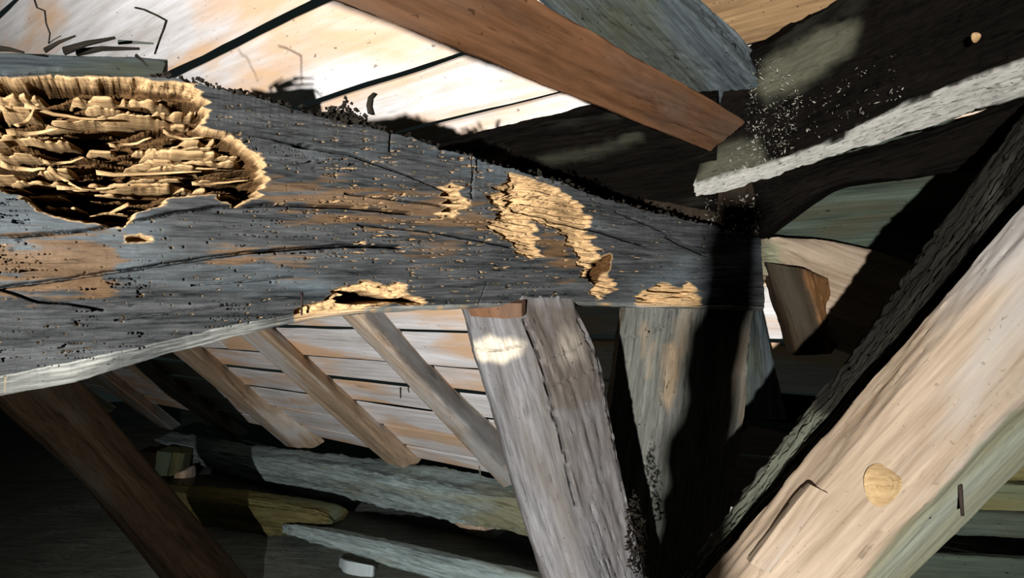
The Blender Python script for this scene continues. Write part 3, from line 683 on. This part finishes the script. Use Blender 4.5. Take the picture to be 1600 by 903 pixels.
# grey plank left above the beam, with dark splinters lying on it
timber('loose_plank', [[(-150, 76, .92), (-150, 128, .88)], [(0, 81, .98), (0, 132, .94)], [(140, 84, 1.06), (140, 134, 1.02)], [(262, 90, 1.14), (246, 134, 1.10)]], 0.05, M['slate'], 'blue-grey loose plank lying behind the top of the rotten beam, far left', 'plank', nl=90, na=14, rough=0.004, wane=1,
       cracks=[([(-50, 125), (0, 117), (50, 113), (90, 107)], 2.2, .008)])
for pts, z0, wd, lab in [([(70, 79), (92, 66), (118, 56)], 1.03, .006, 'short dark splinter on the loose plank, leftmost of two upright ones'), ([(100, 80), (135, 68), (180, 59)], 1.05, .009, 'long dark splinter on the loose plank pointing up to the right'),
                         ([(120, 82), (160, 76), (218, 76)], 1.07, .008, 'flat dark splinter lying along the loose plank'), ([(-10, 75), (15, 77), (38, 82)], .99, .006, 'black splinter at the left edge of the frame on the loose plank'),
                         ([(185, 66), (205, 66), (240, 68)], 1.1, .005, 'grey-green splinter hanging over the others on the loose plank'), ([(212, 86), (222, 94), (231, 104)], 1.07, .004, 'thin dark splinter across the right end of the loose plank')]:
    o = tube('wood_splinter', [at(p[0], p[1], z0 - .03) for p in pts], wd * .62, wd * .2, M['slate'] if 'grey-green' in lab else M['crumb'], flat=.5)
    tag(o, lab, 'splinter', 'splinters on the loose plank')

# ------------------------------------------------------------------ timbers right of the post
timber('grey_stub', [[(1120, 430, 1.72), (1176, 440, 1.68), (1186, 450, 1.74)], [(1140, 655, 1.70), (1166, 656, 1.66), (1232, 655, 1.74)]], 0.1, M['slate'], 'blue-grey wedge of timber close behind the right edge of the post', 'stub', nl=50, na=12, rough=0.006)
timber('pale_brace', [[(1186, 372, 1.60), (1192, 428, 1.58)], [(1225, 368, 1.60), (1232, 438, 1.57)], [(1320, 378, 1.56), (1290, 522, 1.52)], [(1430, 412, 1.50), (1380, 560, 1.46)], [(1560, 455, 1.42), (1510, 610, 1.38)]], 0.1, M['pale'], 'pale brace end lit behind the dark barky diagonal', 'brace', nl=90, na=22, rough=0.007, wane=3,
       stain=[([(1186, 372), (1215, 380), (1225, 425), (1190, 430)], 10, .6), ([(1290, 505), (1400, 520), (1380, 580), (1280, 540)], 14, .5)])
timber('brown_stub', [[(1196, 410, 1.56), (1256, 420, 1.50), (1296, 436, 1.54)], [(1240, 556, 1.57), (1296, 553, 1.51), (1310, 540, 1.55)]], 0.08, M['darkbrown'], 'short brown stub hanging below the pale brace end', 'stub', nl=50, na=14, rough=0.005, wane=2, stain=[([(1256, 420), (1300, 436), (1312, 540), (1296, 553)], 5, .4)])

# diagonals in the right foreground
timber('bark_brace', [[(1000, 990, .93), (1060, 990, .88), (1105, 990, .90)], [(1063, 905, .93), (1115, 905, .88), (1170, 905, .90)], [(1165, 770, .94), (1225, 765, .89), (1285, 765, .90)], [(1262, 640, .95), (1320, 640, .90), (1390, 640, .90)], [(1420, 424, .96), (1480, 430, .91), (1530, 470, .90)],
       [(1600, 185, .98), (1640, 210, .93), (1690, 290, .92)], [(1700, 50, 1.0), (1740, 80, .95), (1790, 170, .94)]], 0.10, M['bark'], 'dark barky diagonal running up to the right behind the pale sawn one', 'brace', nl=220, na=30, rough=0.008, ragged=0.003, knobs=0.004, wane=3,
       stain=[([(1063, 905), (1165, 770), (1262, 640), (1290, 650), (1200, 780), (1110, 905)], 14, .8)])
pb_ = timber('sawn_brace', [[(1085, 990, .80), (1268, 990, .78), (1345, 990, .86)], [(1156, 903, .80), (1345, 903, .78), (1424, 903, .86)], [(1226, 822, .80), (1405, 830, .78), (1495, 835, .86)], [(1300, 735, .80), (1470, 765, .78), (1555, 775, .86)], [(1460, 548, .80), (1560, 660, .78), (1650, 685, .86)],
       [(1600, 383, .80), (1680, 560, .78), (1760, 580, .86)], [(1720, 250, .80), (1800, 430, .78), (1880, 440, .86)]], 0.05, M['pale'], 'pale sawn diagonal in the right foreground with a big round knot', 'brace', nl=200, na=34, rough=0.003, wane=2,
       stain=[([(1345, 910), (1405, 832), (1468, 768), (1560, 662), (1680, 562), (1800, 440), (1900, 440), (1770, 600), (1500, 860), (1424, 1000), (1250, 1000)], 3, .55)],
       cracks=[([(1315, 903), (1345, 868), (1378, 828)], 1.2, .004), ([(1462, 756), (1500, 706), (1535, 665), (1580, 612)], 1.1, .003), ([(1355, 728), (1385, 717), (1415, 716)], 1.1, .003)])
def knot(px, py, rx, ry, z, slant, m, parent, dome=0.0035, sink=0.003):
    cen = at(px, py, z); e1 = at(px + rx, py, z) - cen; e2 = at(px, py - ry, z + slant) - cen
    nk = np.cross(e1, e2); nk /= np.linalg.norm(nk); nk *= -np.sign(nk @ (cen - EYE))
    fr = frame(cen, e1, e2); V = []
    for a in range(9):
        for b_ in range(28):
            th = b_ / 28 * 2 * math.pi; f = (a + .01) / 8
            V.append(cen + (e1 * math.cos(th) + e2 * math.sin(th)) * f * (1 + .06 * math.sin(3 * th + 1)) + nk * (dome * (1 - f * f) - sink + 0.0007 * math.sin(a * 2.4)))
    Q = [[a * 28 + b_, a * 28 + (b_ + 1) % 28, (a + 1) * 28 + (b_ + 1) % 28, (a + 1) * 28 + b_] for a in range(8) for b_ in range(28)]
    return link('knot', make_mesh('knot', to_local(fr, np.array(V)), Q), m, parent, Matrix(fr.tolist()))
kn = knot(1381, 757, 30, 33, .783, .006, M['knot'], pb_)
kn2 = knot(1525, 58, 7, 8, .955, .0, M['fibre'], ub, .006, .001)
kn['label'] = 'amber round knot with fine cracks'
timber('chip', [[(1268, 758, .797), (1296, 772, .793)], [(1236, 794, .797), (1268, 810, .793)], [(1172, 880, .797), (1205, 896, .793)]], 0.02, M['pale'], 'raised sliver along the edge', parent=pb_, na=10, nl=40, rough=0.002)
for a, b_ in (((1500, 757), (1504, 806)), ((1450, 793), (1452, 810))):
    tube('nail', [at(*a, .80), at(*b_, .80)], .0022, .0015, M['iron'], pb_, flat=.5)

# low board wall beyond the right foreground
wr = bpy.data.objects.new('wall_right', None); C.objects.link(wr); wr.location = at(1600, 900, 1.7)
tag(wr, 'low dim wall of horizontal boards behind the pale sawn diagonal', kind='structure')
for y0, y1, z_, mm in ((715, 752, 1.62, 'olive'), (755, 797, 1.6, 'olive'), (799, 838, 1.62, 'mossy'), (872, 930, 1.75, 'mossy')):
    timber('board', [[(1380, y0 - 8, z_), (1380, y1 - 8, z_)], [(1800, y0 + 12, z_ - .15), (1800, y1 + 12, z_ - .15)]], 0.04, M[mm], parent=wr, na=8, nl=40, rough=0.004)

# ------------------------------------------------------------------ crumbs, flakes and cobwebs
OCT = np.array([[1, 0, 0], [-1, 0, 0], [0, 1, 0], [0, -1, 0], [0, 0, 1], [0, 0, -1]], float)
OF = np.array([[0, 2, 4], [2, 1, 4], [1, 3, 4], [3, 0, 4], [2, 0, 5], [1, 2, 5], [3, 1, 5], [0, 3, 5]])
def crumbs(name, centers, size, m, label, cat, stretch=(1, 1, 1)):
    n = len(centers); V = np.zeros((n, 6, 3)); sc = size * np.clip(rng.lognormal(0, 0.45, n), .4, 2.0)
    for i_ in range(n):
        A = np.linalg.qr(rng.normal(size=(3, 3)))[0]
        V[i_] = (OCT * rng.uniform(.5, 1.3, (6, 1)) * np.array(stretch)) @ A * sc[i_] + centers[i_]
    T = (OF[None] + (np.arange(n) * 6)[:, None, None]).reshape(-1, 3)
    org = V.reshape(-1, 3).mean(0)
    o = link(name, make_mesh(name, V.reshape(-1, 3) - org, None, T, smooth=False), m, None, Matrix.Translation(org.tolist()))
    return tag(o, label, cat, kind='stuff')
xs = np.concatenate([rng.uniform(235, 420, 500), rng.uniform(420, 700, 420), rng.uniform(500, 600, 500), rng.uniform(700, 1100, 500)])
yy = np.interp(xs, ux, ty)
cs = at(xs, yy, beam_z(xs)) + bin_ * rng.uniform(0.0, 0.05, len(xs))[:, None]
hump = np.where((xs > 500) & (xs < 600), np.abs(rng.normal(0, .010, len(xs))) * np.exp(-((xs - 545) / 30) ** 2), 0)
cs[:, 2] += rng.uniform(-.003, .006, len(xs)) + hump
crumbs('frass_crumbs', cs, 0.0024, M['crumb'], 'black crumbs and frass along the top edge of the rotten beam', 'debris')
def flakes(n, poly, zf, size, m, name, label, jitter=.02, st=(2.2, .8, .35)):
    p = np.array(poly, float); lo_, hi_ = p.min(0), p.max(0)
    q = rng.uniform(lo_, hi_, (n * 6, 2)); q = q[poly_in(q[:, 0], q[:, 1], poly) > 0][:n]
    zz = np.array([zf(a, b_) for a, b_ in q]) - rng.uniform(0, jitter, len(q))
    return crumbs(name, at(q[:, 0], q[:, 1], zz), size, m, label, 'debris', st)
def jet_beam_z(a, b_):
    return float(np.interp(a, [1082, 1200, 1320, 1420, 1520, 1620], [1.40, 1.315, 1.18, 1.08, .995, .93])) - .012
flakes(520, [(1165, 95), (1215, 90), (1255, 150), (1240, 230), (1190, 262), (1120, 280), (1165, 200)], jet_beam_z, .0009, M['flake'], 'wood_flakes', 'pale wood flakes caught at the joint above the post')
flakes(130, [(1230, 150), (1400, 80), (1420, 150), (1290, 215), (1200, 250)], jet_beam_z, .0008, M['flake'], 'wood_flakes', 'thin scatter of pale flakes on the face of the soot-black beam')
flakes(160, [(1100, 310), (1190, 300), (1185, 385), (1130, 375), (1105, 345)], lambda a, b_: 1.36, .0011, M['flake'], 'wood_flakes', 'white flecks on the dark end of the rotten beam', .03)
flakes(520, [(1130, 900), (1350, 600), (1440, 520), (1470, 540), (1300, 730), (1160, 900)], lambda a, b_: .885, .0008, M['flake'], 'bark_flakes', 'small pale flecks on the dark barky diagonal', .01)
flakes(260, [(990, 760), (1010, 820), (1012, 903), (985, 903), (975, 820)], lambda a, b_: 1.15, .0018, M['crumb'], 'moss_crumbs', 'dark crumbs clinging to the right edge of the leaning strut', .03)

def strand(pts, z, r, label, m='web'):
    o = tube('cobweb_strand', [at(a, b_, z) for a, b_ in pts], r, r * .7, M[m], sides=5)
    return tag(o, label, 'cobweb', 'cobweb strands')
strand([(212, 12), (225, 15), (245, 24), (260, 32), (256, 45), (250, 60), (242, 84)], 1.15, .0022, 'thick dusty cobweb strand hooked above the loose plank', 'crumb')
strand([(54, 0), (58, 12), (70, 17), (72, 36), (78, 52), (76, 68), (84, 62), (95, 56)], 1.05, .0012, 'thin dark cobweb strand dangling near the upper left corner', 'crumb')
strand([(1088, 479), (1130, 478), (1178, 479)], 1.3, .0004, 'single pale cobweb thread across the shaded post', 'flake')
strand([(580, 178), (577, 165), (579, 153), (586, 146)], .87, .0042, 'black curl of bark standing on the rotten beam', 'crumb')['category'] = 'bark'
strand([(738, 240), (736, 252), (738, 270)], .97, .001, 'short dark cobweb strand over the rotten beam edge', 'crumb')
strand([(626, 605), (626, 622)], 3.6, .004, 'short dark strand hanging from the boards between two rafters', 'crumb')
strand([(749, 728), (751, 748)], 3.9, .004, 'pale strand hanging from the lowest board edge', 'flake')

# ------------------------------------------------------------------ added blocker behind the viewer, casts the dark band on the post
def lamp_mix(p, f=0.42): return LAMP + (p - LAMP) * f
a_t = lamp_mix(at(1113, 330, 1.40)); a_b = lamp_mix(at(1018, 830, 1.50))
b_t = lamp_mix(at(1196, 330, 1.46)); b_b = lamp_mix(at(1130, 830, 1.49))
dn = np.array([0, 0, 0.0])
def along(p, q, f): return p + (q - p) * f
ts = np.linspace(-0.04, 2.6, 40); prof = []
V = []
for k_, t_ in enumerate(ts):
    a_ = along(a_t, a_b, t_) + 0.002 * rng.normal(size=3); b_ = along(b_t, b_b, t_) + 0.002 * rng.normal(size=3)
    V += [a_, b_, LAMP + (b_ - LAMP) * .93, LAMP + (a_ - LAMP) * .93]
V = np.array(V); fr = frame(V.mean(0), a_t - a_b, b_t - a_t)
Q = [[i_ * 4 + j_, i_ * 4 + (j_ + 1) % 4, i_ * 4 + 4 + (j_ + 1) % 4, i_ * 4 + 4 + j_] for i_ in range(39) for j_ in range(4)] + [[3, 2, 1, 0], [156, 157, 158, 159]]
o = link('collar_post', make_mesh('collar_post', to_local(fr, V), Q, smooth=False), M['post'], None, Matrix(fr.tolist()))
tag(o, 'narrow grey post standing free in front of the lamp', 'post')
